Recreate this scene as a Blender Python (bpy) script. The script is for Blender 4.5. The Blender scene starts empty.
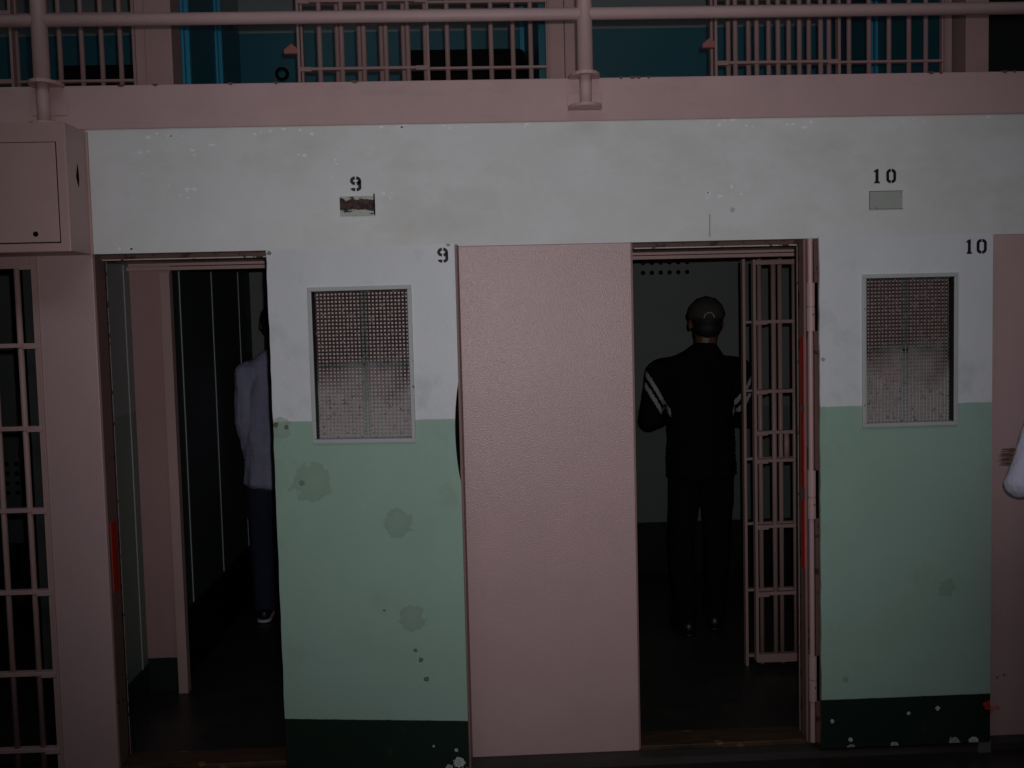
import bpy, bmesh, math, random
from mathutils import Vector, Matrix, noise
random.seed(7)
C = bpy.context.scene.collection
PI = math.pi

# ------------------------------------------------------------------ materials
def srgb(r, g, b):
    f = lambda c: c / 12.92 if c <= 0.04045 else ((c + 0.055) / 1.055) ** 2.4
    return (f(r / 255), f(g / 255), f(b / 255), 1.0)

class NG:
    def __init__(s, name):
        s.m = bpy.data.materials.new(name); s.m.use_nodes = True
        s.t = s.m.node_tree; s.b = s.t.nodes['Principled BSDF']
        s.tc = s.t.nodes.new('ShaderNodeTexCoord'); s.pos = s.tc.outputs['Object']
        s._xyz = None
    def link(s, a, b): s.t.links.new(a, b)
    def n(s, ty, **kw):
        x = s.t.nodes.new(ty)
        for k, v in kw.items(): setattr(x, k, v)
        return x
    def xyz(s):
        if s._xyz is None:
            s._xyz = s.n('ShaderNodeSeparateXYZ'); s.link(s.pos, s._xyz.inputs[0])
        return s._xyz.outputs
    def math(s, op, a, b=None, clamp=False):
        x = s.n('ShaderNodeMath', operation=op); x.use_clamp = clamp
        for i, v in enumerate((a, b)):
            if v is None: continue
            if isinstance(v, (int, float)): x.inputs[i].default_value = v
            else: s.link(v, x.inputs[i])
        return x.outputs[0]
    def noise(s, scale, detail=4, rough=.6, stretch=(1, 1, 1), off=(0, 0, 0)):
        mp = s.n('ShaderNodeMapping'); mp.inputs['Scale'].default_value = stretch; mp.inputs['Location'].default_value = off
        s.link(s.pos, mp.inputs[0])
        x = s.n('ShaderNodeTexNoise'); x.inputs['Scale'].default_value = scale
        x.inputs['Detail'].default_value = detail; x.inputs['Roughness'].default_value = rough
        s.link(mp.outputs[0], x.inputs['Vector'])
        return x.outputs['Fac']
    def step(s, v, lo, hi):
        x = s.n('ShaderNodeMapRange'); x.clamp = True
        x.inputs[1].default_value = lo; x.inputs[2].default_value = hi
        s.link(v, x.inputs[0]); return x.outputs[0]
    def mix(s, fac, a, b):
        x = s.n('ShaderNodeMix', data_type='RGBA')
        for i, v in ((0, fac), (6, a), (7, b)):
            if isinstance(v, (int, float)): x.inputs[i].default_value = v
            elif isinstance(v, tuple): x.inputs[i].default_value = v
            else: s.link(v, x.inputs[i])
        return x.outputs[2]
    def done(s, col, rough, bump=None, bstr=.15, bdist=.002, spec=.5, metal=0):
        if isinstance(col, tuple): s.b.inputs['Base Color'].default_value = col
        else: s.link(col, s.b.inputs['Base Color'])
        s.b.inputs['Roughness'].default_value = rough
        s.b.inputs['Metallic'].default_value = metal
        s.b.inputs['Specular IOR Level'].default_value = spec
        if bump is not None:
            x = s.n('ShaderNodeBump'); x.inputs['Strength'].default_value = bstr; x.inputs['Distance'].default_value = bdist
            s.link(bump, x.inputs['Height']); s.link(x.outputs[0], s.b.inputs['Normal'])
        return s.m

def paint(name, col, rough=.45, vary=.12, chips=(), zsplit=(), spots=(), bump=90, bstr=.12, spec=.4, dirt=None):
    """Old brushed paint: tone variation, chips and stains with shapes of their own."""
    g = NG(name)
    c = col
    for z, below in zsplit:                      # painted bands: colour below a height
        w = g.math('ADD', g.xyz()[2], g.math('MULTIPLY', g.math('SUBTRACT', g.noise(18, 2), .5), .006))
        c = g.mix(g.step(w, z - .0015, z + .0015), below, c)
    if vary:
        n = g.step(g.noise(3.2, 6, .65), .3, .7)
        dk = g.mix(1.0, (0, 0, 0, 1), c)
        x = g.n('ShaderNodeMix', data_type='RGBA', blend_type='MULTIPLY'); x.inputs[0].default_value = 1
        g.link(dk, x.inputs[6])
        v = g.mix(n, (1 - vary, 1 - vary, 1 - vary * 1.15, 1), (1, 1, 1, 1)); g.link(v, x.inputs[7])
        c = x.outputs[2]
    if dirt:
        dc, sc, lo, hi, amt, st = dirt
        c = g.mix(g.math('MULTIPLY', g.step(g.noise(sc, 6, .7, st, (3.1, 1.7, .4)), lo, hi), amt), c, dc)
    for sx, sz, r, sc, amt in spots:             # round stains and dabs
        dx = g.math('SUBTRACT', g.xyz()[0], sx); dz = g.math('SUBTRACT', g.xyz()[2], sz)
        d = g.math('SQRT', g.math('ADD', g.math('MULTIPLY', dx, dx), g.math('MULTIPLY', dz, dz)))
        d = g.math('ADD', d, g.math('MULTIPLY', g.math('SUBTRACT', g.noise(1.5 / r, 4, .6, (1, 1, 1), (sx * 7, sz * 5, r)), .5), r * 1.9))
        inside = g.math('SUBTRACT', 1.0, g.step(d, r * .9, r))
        rim = g.step(d, r * .3, r)
        k = g.math('MULTIPLY', inside, g.math('ADD', g.math('MULTIPLY', rim, .35), .65))
        c = g.mix(g.math('MULTIPLY', k, amt), c, sc)
    for cc, sc, lo, off in chips:
        c = g.mix(g.step(g.noise(sc, 3, .5, (1, 1, 1), (off, off * 2, off * .5)), lo, lo + .015), c, cc)
    return g.done(c, rough, g.noise(bump, 3), bstr, .003, spec)

WHITE = srgb(234, 234, 235); PINK = srgb(207, 173, 175); GREEN = srgb(167, 196, 182); DGREEN = srgb(30, 47, 39)
DOORW = srgb(234, 236, 242); RUST = srgb(70, 34, 28); DK = srgb(38, 30, 30); RED = srgb(225, 58, 42)
M = {}
M['pink'] = paint('pink_wall_paint', PINK, .36, .08, chips=[(srgb(120, 70, 66), 9, .80, 1.3)], bump=170, bstr=.55, spec=.5)
M['pinkB'] = paint('pink_pier_paint', PINK, .29, .08, bump=170, bstr=.55, spec=.5,
    spots=[(.20, .06, .016, srgb(225, 105, 90), .9), (.23, .05, .012, srgb(215, 150, 110), .9), (.02, .055, .012, RED, .8), (.09, .03, .012, RED, .7),
           (.27, .50, .006, DK, .8), (.43, .43, .006, DK, .7), (.17, .11, .005, DK, .6), (.015, .09, .006, RED, .8)])
M['pinkC'] = paint('pink_pier_paint_chipped', PINK, .36, .08, bump=170, bstr=.4, spec=.4,
    spots=[(.80, .12, .012, RED, .8), (.775, .115, .014, RED, .8), (.83, .26, .007, DK, .8), (.80, .25, .006, DK, .8)])
M['pinkmetal'] = paint('pink_metal_paint', srgb(202, 166, 164), .42, .12, chips=[(RUST, 11, .76, 2.2)], bump=60, bstr=.12)
M['pinkslab'] = paint('pink_slab_paint', srgb(205, 171, 172), .5, .12, bump=90, bstr=.2,
    dirt=(srgb(166, 134, 132), 5, .55, .8, .45, (1, 1, 3)))
M['white'] = paint('white_wall_paint', WHITE, .55, .10, chips=[(srgb(250, 250, 255), 34, .83, 4.1)],
    dirt=(srgb(196, 195, 182), 1.6, .48, .72, .45, (1, 1, 1.8)), bump=70, bstr=.2,
    spots=[(2.21, .145, .020, srgb(90, 92, 84), .0), (2.53, .12, .010, srgb(120, 122, 112), .6)])
M['pinkbar'] = paint('dull_pink_bar_paint', srgb(168, 138, 134), .45, .15, chips=[(RUST, 13, .76, 2.2)], bump=60)
M['upperwall'] = paint('dusty_pink_pier_paint', srgb(192, 154, 154), .5, .12, bump=90, bstr=.2)
M['upperbar'] = paint('dusty_pink_bar_paint', srgb(182, 147, 146), .45, .15, chips=[(RUST, 12, .8, 2.2)], bump=60)
M['rust'] = paint('rusty_frame_steel', srgb(112, 82, 76), .6, .25, chips=[(RUST, 14, .6, 5.0), (srgb(190, 180, 175), 22, .74, 1.0)])
M['jamb'] = paint('brown_pink_jamb_paint', srgb(152, 118, 114), .5, .2, chips=[(RUST, 16, .72, 3.0)])
M['edge'] = paint('chipped_pale_edge', srgb(214, 208, 204), .5, .2, chips=[(RUST, 40, .62, 2.0)])
M['red'] = paint('red_primer', srgb(222, 62, 44), .5, .3, chips=[(srgb(235, 130, 110), 60, .72, 2.0)])
M['black'] = NG('black_stencil_paint').done(srgb(14, 14, 18), .6)
M['void'] = NG('dark_hole').done(srgb(8, 7, 7), .9, spec=.1)
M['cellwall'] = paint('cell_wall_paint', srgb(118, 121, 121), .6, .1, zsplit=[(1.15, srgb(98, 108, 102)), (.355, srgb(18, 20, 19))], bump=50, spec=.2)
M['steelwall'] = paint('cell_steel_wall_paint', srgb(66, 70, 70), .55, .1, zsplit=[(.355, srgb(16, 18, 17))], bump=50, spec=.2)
M['vest'] = paint('vestibule_wall_paint', srgb(150, 156, 156), .5, .1, zsplit=[(1.39, srgb(126, 142, 134)), (.14, DGREEN)], bump=50)
M['panel'] = paint('pink_panel_paint', srgb(186, 146, 147), .45, .1, zsplit=[(.165, DGREEN)], bump=80, chips=[(srgb(226, 220, 216), 26, .80, 2.0)])
M['batten'] = paint('pale_seam_paint', srgb(176, 186, 182), .4, .05)
M['teal'] = paint('teal_cell_paint', srgb(30, 118, 142), .4, .12, zsplit=[], bump=60)
def teal_mat():
    g = NG('teal_and_grey_cell_paint')
    c = g.mix(g.step(g.xyz()[2], 3.728, 3.732), srgb(34, 106, 121), srgb(150, 158, 158))
    n = g.step(g.noise(2.4, 5), .3, .7)
    c = g.mix(n, c, g.mix(.22, c, srgb(18, 84, 92)))
    return g.done(c, .35, g.noise(60), .15)
M['teal'] = teal_mat()
M['tealbatten'] = paint('blue_seam_paint', srgb(70, 168, 205), .35, .08)
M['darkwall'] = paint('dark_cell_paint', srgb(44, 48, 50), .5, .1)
M['floor'] = paint('dark_worn_concrete', srgb(52, 48, 46), .38, .3, dirt=(srgb(84, 78, 72), 2.2, .5, .75, .5, (1, 1, 1)), bump=40, bstr=.15)
M['curb'] = paint('grey_concrete_curb', srgb(72, 67, 65), .6, .3)
M['wood'] = paint('worn_brown_threshold', srgb(92, 70, 52), .5, .3, chips=[(srgb(128, 92, 64), 9, .66, 3.3)], dirt=(srgb(40, 34, 30), 4, .45, .7, .8, (1, 6, 1)))
M['steelroof'] = paint('dull_ceiling_paint', srgb(150, 150, 148), .6, .1)
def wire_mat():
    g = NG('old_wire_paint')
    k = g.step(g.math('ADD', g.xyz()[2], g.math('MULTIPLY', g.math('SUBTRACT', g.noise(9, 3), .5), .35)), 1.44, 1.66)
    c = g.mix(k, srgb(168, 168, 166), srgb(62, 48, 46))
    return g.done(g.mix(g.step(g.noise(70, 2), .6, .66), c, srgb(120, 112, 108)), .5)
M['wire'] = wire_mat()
M['bar9'] = paint('backing_bar_paint', srgb(150, 156, 156), .5, .2)
M['dblanket'] = paint('dark_blanket', srgb(22, 22, 25), .95, .2, spec=.1)
M['sheet'] = paint('white_bedding', srgb(196, 196, 226), .9, .1, spec=.1)
M['bunkframe'] = paint('bunk_frame_paint', srgb(40, 70, 80), .5, .1)
M['wedge'] = paint('grey_wooden_block', srgb(112, 112, 116), .7, .2)
M['reddark'] = paint('dull_red_lock_paint', srgb(176, 112, 106), .5, .15)

def door_mat(name, spots, mirror=0):
    base = [(1.412, GREEN), (.219, DGREEN)]
    return paint(name, DOORW, .30, .07, zsplit=base, spots=spots, bump=34, bstr=.30, spec=.5,
        dirt=(srgb(132, 138, 122), 3.4, .56, .80, .40, (1, 1, .8)),
        chips=[(srgb(60, 54, 48), 30, .79, mirror + 2.2), (srgb(236, 238, 238), 24, .79, mirror + 6.0)])
ST = srgb(118, 138, 120)
M['door9'] = door_mat('cell_door_paint', [
    (.149, 1.169, .082, srgb(122, 146, 122), .42), (.482, 1.008, .055, srgb(112, 140, 120), .42), (.529, .630, .055, srgb(132, 146, 128), .5),
    (.03, 1.385, .045, srgb(150, 160, 138), .6), (.012, 1.40, .010, RUST, .9), (.055, 1.39, .009, RUST, .9),
    (.107, 1.17, .012, srgb(80, 84, 66), .7), (.54, .50, .008, srgb(40, 50, 46), .9), (.56, .462, .010, srgb(40, 50, 46), .9), (.58, .385, .010, srgb(40, 50, 46), .9),
    (.70, .05, .022, srgb(220, 228, 228), .95), (.735, .02, .012, RED, .9), (.66, .03, .013, srgb(200, 206, 206), .9), (.69, .10, .007, srgb(220, 228, 228), .9),
    (.60, .115, .005, srgb(210, 220, 220), .9), (.715, 2.081, .008, srgb(40, 36, 34), .9), (.012, 2.07, .008, DK, .9),
    (.42, .66, .005, srgb(120, 50, 44), .9)])
M['door10'] = door_mat('cell_door_paint_chipped', [
    (.64, 1.06, .020, srgb(170, 186, 172), .5), (.52, .66, .035, srgb(118, 142, 128), .4), (.69, .17, .018, RED, .9), (.10, .30, .012, srgb(100, 124, 112), .6),
    (.045, .13, .008, srgb(226, 232, 232), .9), (.12, .05, .009, srgb(226, 232, 232), .9), (.36, .15, .008, srgb(226, 232, 232), .9), (.48, .165, .009, srgb(226, 232, 232), .9),
    (.30, .015, .018, srgb(200, 206, 206), .9), (.12, .012, .02, srgb(180, 186, 186), .8), (.55, .02, .022, srgb(190, 196, 196), .9), (.63, .02, .02, srgb(236, 238, 238), .9),
    (.015, 1.60, .008, DK, .7)], 3)
def cloth(name, col, rough=.9, vary=.15, fold=14, bstr=.5):
    g = NG(name)
    n = g.step(g.noise(6, 4), .3, .7)
    d = tuple(v * (1 - vary) for v in col[:3]) + (1,)
    return g.done(g.mix(n, d, col), rough, g.noise(fold, 3, .5, (1, 1, .45)), bstr, .02, .1)
M['skin'] = NG('dark_brown_skin').done(srgb(96, 62, 48), .5)
M['skinL'] = NG('brown_skin').done(srgb(120, 78, 62), .5)
M['hair'] = NG('black_hair').done(srgb(16, 13, 12), .7)
M['eye'] = NG('eye_white').done(srgb(220, 214, 208), .2)
M['lip'] = NG('lip').done(srgb(110, 62, 56), .5)
M['jersey'] = cloth('black_jersey_cloth', srgb(15, 15, 17)); M['stripe'] = cloth('grey_white_stripe_cloth', srgb(158, 158, 154))
M['bpants'] = cloth('black_trouser_cloth', srgb(14, 14, 17)); M['cap'] = cloth('charcoal_cap_cloth', srgb(66, 60, 58), fold=60, bstr=.2)
M['shirt'] = cloth('pale_blue_white_shirt_cloth', srgb(158, 158, 186), fold=16, bstr=.8); M['jeans'] = cloth('dark_blue_jeans_cloth', srgb(46, 50, 68))
M['sleeve'] = cloth('white_lavender_shirt_cloth', srgb(228, 226, 250), fold=22, bstr=.6)
M['shoe'] = NG('black_shoe_leather').done(srgb(20, 20, 22), .4); M['sole'] = NG('white_shoe_sole').done(srgb(200, 200, 210), .6)
M['greypants'] = cloth('grey_trouser_cloth', srgb(70, 70, 76))

# ------------------------------------------------------------------ mesh helpers
def box(bm, x0, x1, y0, y1, z0, z1, bev=0):
    r = bmesh.ops.create_cube(bm, size=1)
    vs = r['verts']
    for v in vs:
        v.co = Vector(((x0 + x1) / 2 + v.co.x * (x1 - x0), (y0 + y1) / 2 + v.co.y * (y1 - y0), (z0 + z1) / 2 + v.co.z * (z1 - z0)))
    if bev:
        es = list({e for v in vs for e in v.link_edges})
        bmesh.ops.bevel(bm, geom=es, offset=bev, segments=2, profile=.5, affect='EDGES')
def tube(bm, p0, p1, r, seg=14, r1=None):
    p0, p1 = Vector(p0), Vector(p1); d = p1 - p0
    mt = Matrix.Translation((p0 + p1) / 2) @ d.to_track_quat('Z', 'Y').to_matrix().to_4x4()
    bmesh.ops.create_cone(bm, cap_ends=True, segments=seg, radius1=r, radius2=r if r1 is None else r1, depth=d.length, matrix=mt)
def prism(bm, pts, y0, y1):
    """polygon in the x-z plane, extruded in y"""
    a = [bm.verts.new((x, y0, z)) for x, z in pts]; b = [bm.verts.new((x, y1, z)) for x, z in pts]
    n = len(pts)
    bm.faces.new(a); bm.faces.new(b[::-1])
    for i in range(n): bm.faces.new((a[i], b[i], b[(i + 1) % n], a[(i + 1) % n]))
    bmesh.ops.recalc_face_normals(bm, faces=bm.faces[:])
def prismz(bm, pts, z0, z1):
    a = [bm.verts.new((x, y, z0)) for x, y in pts]; b = [bm.verts.new((x, y, z1)) for x, y in pts]
    n = len(pts)
    bm.faces.new(a[::-1]); bm.faces.new(b)
    for i in range(n): bm.faces.new((a[i], a[(i + 1) % n], b[(i + 1) % n], b[i]))
    bmesh.ops.recalc_face_normals(bm, faces=bm.faces[:])
def props(o, label=None, cat=None, group=None, kind=None):
    for k, v in (('label', label), ('category', cat), ('group', group), ('kind', kind)):
        if v: o[k] = v
    return o
def wpos(o):
    p = Vector((0, 0, 0))
    while o is not None: p += o.location; o = o.parent
    return p
def obj(name, bm, mat, parent=None, loc=None, local=False, smooth=False):
    """link bm as ONE mesh object; bm is in world coordinates unless local"""
    me = bpy.data.meshes.new(name)
    org = Vector(loc) if loc is not None else (wpos(parent) if parent else Vector((0, 0, 0)))
    if not local: bmesh.ops.translate(bm, verts=bm.verts, vec=-org)
    bm.to_mesh(me); bm.free()
    for m in (mat if isinstance(mat, list) else [mat]): me.materials.append(m)
    if smooth:
        for p in me.polygons: p.use_smooth = True
    o = bpy.data.objects.new(name, me); C.objects.link(o)
    if parent: o.parent = parent
    if loc is not None and not parent: o.location = org
    return o
def empty(name, loc, label, cat, group=None, kind='thing', rz=0):
    o = bpy.data.objects.new(name, None); C.objects.link(o); o.location = loc; o.rotation_euler = (0, 0, rz)
    o.empty_display_size = .1
    return props(o, label, cat, group, kind)
def struct(name, mat, *boxes, parent=None, loc=None, label=None, cat=None, bev=0):
    bm = bmesh.new()
    for b in boxes: box(bm, *b, bev=bev)
    o = obj(name, bm, mat, parent, loc)
    if not parent: props(o, label or STRUCT_LABEL.get(name), cat or STRUCT_CAT.get(name, name.split('_')[0]), None, 'structure')
    return o
STRUCT_LABEL = {}; STRUCT_CAT = {}
def bmof(fn, *a, **k):
    bm = bmesh.new(); fn(bm, *a, **k); return bm

# stencil figures --------------------------------------------------
def arc(bm, cx, cz, rx, rz, t, a0, a1, y0, y1, n=10):
    o = []; i_ = []
    for k in range(n + 1):
        a = math.radians(a0 + (a1 - a0) * k / n)
        o.append((cx + rx * math.cos(a), cz + rz * math.sin(a)))
        i_.append((cx + (rx - t) * math.cos(a), cz + (rz - t) * math.sin(a)))
    prism(bm, o + i_[::-1], y0, y1)
def nine(bm, cx, z0, w, h, t, y0, y1):
    rx = w / 2; rz = h * .30; top = z0 + h - rz
    arc(bm, cx, top, rx, rz, t, 99, 260, y0, y1); arc(bm, cx, top, rx, rz, t, -78, 80, y0, y1)
    lz = z0 + h * .25
    prism(bm, [(cx + rx - t, lz), (cx + rx, lz), (cx + rx, top), (cx + rx - t, top)], y0, y1)
    arc(bm, cx, lz, rx, h * .25, t, -80, 0, y0, y1)
    arc(bm, cx, lz, rx, h * .25, t, -165, -98, y0, y1)
def zero(bm, cx, z0, w, h, t, y0, y1):
    rx = w / 2; rz = h * .30
    for s, (a, b) in ((1, (4, 84)), (1, (96, 176)), (-1, (184, 264)), (-1, (276, 356))):
        cz = z0 + h - rz if s > 0 else z0 + rz
        arc(bm, cx, cz, rx, rz, t, a - (4 if a % 180 < 10 and a in (4, 184) else 0), b + (4 if b in (176, 356) else 0), y0, y1)
    for s in (-1, 1):
        xa, xb = cx + s * rx, cx + s * (rx - t)
        prism(bm, [(xa, z0 + rz), (xb, z0 + rz), (xb, z0 + h - rz), (xa, z0 + h - rz)], y0, y1)
def one(bm, cx, z0, h, t, y0, y1):
    prism(bm, [(cx - t * .5, z0), (cx + t * .5, z0), (cx + t * .5, z0 + h), (cx - t * .1, z0 + h), (cx - t * 1.05, z0 + h * .86), (cx - t * .9, z0 + h * .76), (cx - t * .5, z0 + h * .80)], y0, y1)
    prism(bm, [(cx - t * .95, z0 - .0), (cx + t * .95, z0 - .0), (cx + t * .8, z0 + h * .13), (cx - t * .8, z0 + h * .13)], y0 - .0002, y1)

# ------------------------------------------------------------------ the setting
STRUCT_LABEL.update(
    floor='dark worn concrete floor of the cell block', slab='pink painted gallery floor edge running above the white wall band',
    wall_front='white painted wall band with stencilled numbers above the cell doorways')
struct('floor', M['floor'], (-5, 5, -7, -.07, -.13, -.03), loc=(0, 0, 0))
struct('floor', M['floor'], (-5, 5, .12, 3.0, -.1, 0), loc=(0, 0, 0), label='dark floor inside the ground level cells')
struct('trim_1', M['curb'], (-5, 5, -.07, .12, -.13, 0), loc=(0, 0, 0), label='low grey concrete curb along the foot of the cell fronts', cat='curb')

# piers between the doorways (front wall, 12 cm thick)
def pier(x0, x1, mat, label):
    bm = bmesh.new(); box(bm, x0, x1, 0, .12, 0, 2.085, .004)
    return props(obj('pillar', bm, mat, None, (x0, 0, 0)), label, 'pillar', None, 'structure')
pier(-1.692, -1.475, M['pink'], 'narrow pink wall pier between the barred cell front and doorway 9')
pier(-.785, .645, M['pinkB'], 'broad glossy pink wall pier between the two open doorways')
pier(1.35, 2.76, M['pinkC'], 'pink wall pier behind the open door numbered 10')
pier(-5, -2.45, M['pink'], 'pink wall pier beyond the barred cell front')
pier(3.45, 5, M['pink'], 'pink wall pier at the far end past door 10')
wf = struct('wall_front', M['white'], (-1.475, 5, 0, .12, 2.085, 2.565), loc=(-1.475, 0, 2.085))
struct('wall_front', M['pink'], (-5, -1.475, 0, .12, 2.085, 2.565), loc=(-5, 0, 2.085), label='pink wall band behind the pink steel box')
struct('slab', M['pinkslab'], (-5, 5, -.008, .02, 2.565, 2.732), (-5, 5, .02, 3.05, 2.585, 2.732), loc=(0, 0, 2.565), bev=.004)
sl = [o for o in bpy.data.objects if o.name.startswith('slab')][0]
bm = bmesh.new()
for x in (-.91, -.735, -.43, .615, .66, .685, .725, 1.86, 1.90, 2.16, 2.20, -1.55, -1.20, -1.33):
    w_ = random.uniform(.006, .02); prism(bm, [(x - w_, 2.735), (x - w_ * .6, 2.727), (x + w_ * .2, 2.724), (x + w_, 2.730), (x + w_ * .9, 2.735)], -.0095, .01)
props(obj('chipped_edge', bm, M['rust'], sl), 'dark chips along the top edge')
# numbers painted on the white band
bm = bmesh.new(); nine(bm, -.4405, 2.308, .044, .059, .0125, -.0014, .001)
props(obj('stencilled_number', bm, M['black'], wf), 'black stencilled figure 9 on the wall')
bm = bmesh.new(); one(bm, 1.643, 2.299, .057, .0125, -.0014, .001); zero(bm, 1.701, 2.298, .040, .058, .0115, -.0014, .001)
props(obj('stencilled_number', bm, M['black'], wf), 'black stencilled figures 10 on the wall')
# thin dark crack and paint scars on the band
bm = bmesh.new(); prism(bm, [(.962, 2.10), (.964, 2.10), (.965, 2.19), (.963, 2.19)], -.0008, .001)
props(obj('crack', bm, M['void'], wf), 'thin dark vertical crack')
def flake_patch(seeds, mat, nm, lab):
    bm = bmesh.new()
    for (x, z, w, h) in seeds:
        n = 9; pts = []
        for k in range(n):
            a = 2 * PI * k / n; rr = random.uniform(.6, 1.1)
            pts.append((x + w * rr * math.cos(a), z + h * rr * math.sin(a)))
        prism(bm, pts, -.0008, .0005)
    return props(obj(nm, bm, mat, wf), lab)
FL = []
for (x, z, w, h, n) in [(-1.17, 2.538, .09, .012, 5), (-.72, 2.545, .12, .014, 6), (-.28, 2.552, .06, .01, 4), (1.05, 2.545, .10, .02, 7), (1.33, 2.54, .05, .016, 4), (1.95, 2.55, .2, .006, 4), (0.1, 2.553, .2, .005, 5),
                      (-1.10, 2.31, .05, .02, 5), (-1.26, 2.45, .03, .06, 3), (-1.1, 2.40, .12, .1, 4), (-1.35, 2.10, .03, .005, 3), (-.55, 2.40, .04, .05, 3), (1.05, 2.28, .06, .02, 3), (.96, 2.25, .01, .03, 3), (-.3, 2.30, .05, .03, 3), (-.62, 2.45, .05, .04, 2)]:
    for _ in range(n):
        FL.append((x + random.uniform(-w, w), z + random.uniform(-h, h), random.uniform(.003, .015), random.uniform(.003, .009)))
flake_patch(FL, NG('fresh_white_plaster').done(srgb(246, 248, 252), .7), 'paint_flake', 'bare white flecks where paint flaked')

# door frames
def door_frame(x0, x1, label, red):
    fr = empty('door_frame', (x0, .1, 0), label, 'door frame', None, 'structure')
    for s, x in ((1, x0), (-1, x1)):
        xa, xb = sorted((x, x + s * .006)); obj('jamb_liner', bmof(box, xa, xb, .006, .10, .004, 2.083), M['jamb'], fr)
        ys = .10 if s > 0 or x0 < 0 else .056
        xa, xb = sorted((x - s * .0, x + s * .007)); obj('jamb_stop', bmof(box, xa, xb, ys, ys + .025, .004, 2.083), M['rust'], fr)
        xa, xb = sorted((x + s * .0035, x + s * .0078)); obj('worn_edge', bmof(box, xa, xb, ys + .022, ys + .0265, .01, 2.078), M['edge'], fr)
    obj('header', bmof(box, x0, x1, .05, .135, 2.062, 2.083), M['rust'], fr)
    obj('worn_edge', bmof(box, x0 + .02, x1 - .02, .0465, .052, 2.0615, 2.066), M['edge'], fr)
    if red[3]: xa, xb = sorted((red[0], red[0] - red[1] * .040)); obj('jamb_flange', bmof(box, xa, xb, -.005, -.0003, .004, 2.083), M['rust'], fr)
    x, s, segs, _ = red
    for z0, z1 in segs:
        xa, xb = sorted((x + s * .0055, x + s * .0085)); props(obj('latch_strip', bmof(box, xa, xb, *((.028, .090) if s > 0 else (.008, .046)), z0, z1), M['red'], fr), 'red primed strip')
    return fr
door_frame(-1.475, -.785, 'rusty steel frame lining doorway 9 beside the pale figure', (-1.475, 1, [(.728, 1.016)], 0))
door_frame(.645, 1.35, 'rusty steel frame with red strip lining doorway 10', (1.35, -1, [(1.41, 1.69), (1.07, 1.383), (.735, 1.02)], 1))
for x0, x1, lb in ((-1.475, -.785, 'worn brown threshold in doorway 9'), (.645, 1.35, 'worn brown threshold in doorway 10')):
    struct('threshold', M['wood'], (x0 + .006, x1 - .006, -.005, .135, .0, .022), loc=(x0, 0, 0), label=lb, cat='threshold', bev=.004)

# ground floor cells: vestibule and cell behind each doorway
def cell(dx, tag):
    L, R = -1.64 + dx, .24 + dx
    struct('wall_left', M['vest'], (L - .06, L, .12, .93, 0, 2.56), loc=(L, 0, 0), label='pale side wall of the vestibule of ' + tag)
    struct('trim_1', M['batten'], (L, L + .0045, .82, .828, .14, 2.09), loc=(L, 0, 0), label='thin pale seam on the vestibule wall of ' + tag, cat='trim')
    struct('wall_right', M['vest'], (R, R + .06, .12, .93, 0, 2.56), loc=(R, 0, 0), label='right side wall of the vestibule of ' + tag)
    struct('ceiling', M['pink'], (L, R, .12, 1.0, 2.10, 2.13), loc=(L, 0, 2.1), label='pink vestibule ceiling of ' + tag)
    # inner front: flat panel, header with track
    pn = struct('wall_inner', M['panel'], (L, -1.447 + dx, .91, .94, 0, 2.09), loc=(L, .91, 0), label='flat pink panel with dark green foot inside ' + tag, cat='wall')
    struct('beam', M['pinkmetal'], (L, R, .875, .94, 2.066, 2.082), (L, R, .90, .97, 2.088, 2.56), loc=(L, .9, 2.06), label='pink header beam over the inner bars of ' + tag, cat='beam')
    struct('trim_2', M['pinkmetal'], (-1.482 + dx, -1.437 + dx, .86, .91, 0, 2.052), loc=(-1.482 + dx, .86, 0), label='pink post at the edge of the inner panel of ' + tag, cat='post')
    # the cell
    cl, cr = -1.49 + dx, .33 + dx
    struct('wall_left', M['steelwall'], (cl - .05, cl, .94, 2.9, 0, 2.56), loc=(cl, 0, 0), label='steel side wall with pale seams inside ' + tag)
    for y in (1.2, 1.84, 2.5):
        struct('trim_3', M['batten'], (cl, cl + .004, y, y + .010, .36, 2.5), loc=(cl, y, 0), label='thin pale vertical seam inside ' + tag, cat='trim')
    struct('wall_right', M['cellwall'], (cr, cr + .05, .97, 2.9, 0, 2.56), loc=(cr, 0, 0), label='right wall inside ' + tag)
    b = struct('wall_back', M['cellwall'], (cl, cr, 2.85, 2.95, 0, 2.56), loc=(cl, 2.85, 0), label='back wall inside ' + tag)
    bm = bmesh.new()
    for i in range(6):
        for z in (2.085, 2.153): tube(bm, (cl + .554 + .061 * i, 2.8485, z), (cl + .554 + .061 * i, 2.86, z), .0155, 16)
    props(obj('vent_hole', bm, M['void'], b), 'two rows of round dark vent holes')
    struct('ceiling', M['steelroof'], (cl, cr, .97, 2.85, 2.5, 2.56), loc=(cl, 0, 2.5), label='ceiling inside ' + tag)
cell(0, 'cell 9'); cell(2.12, 'cell 10')
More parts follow.
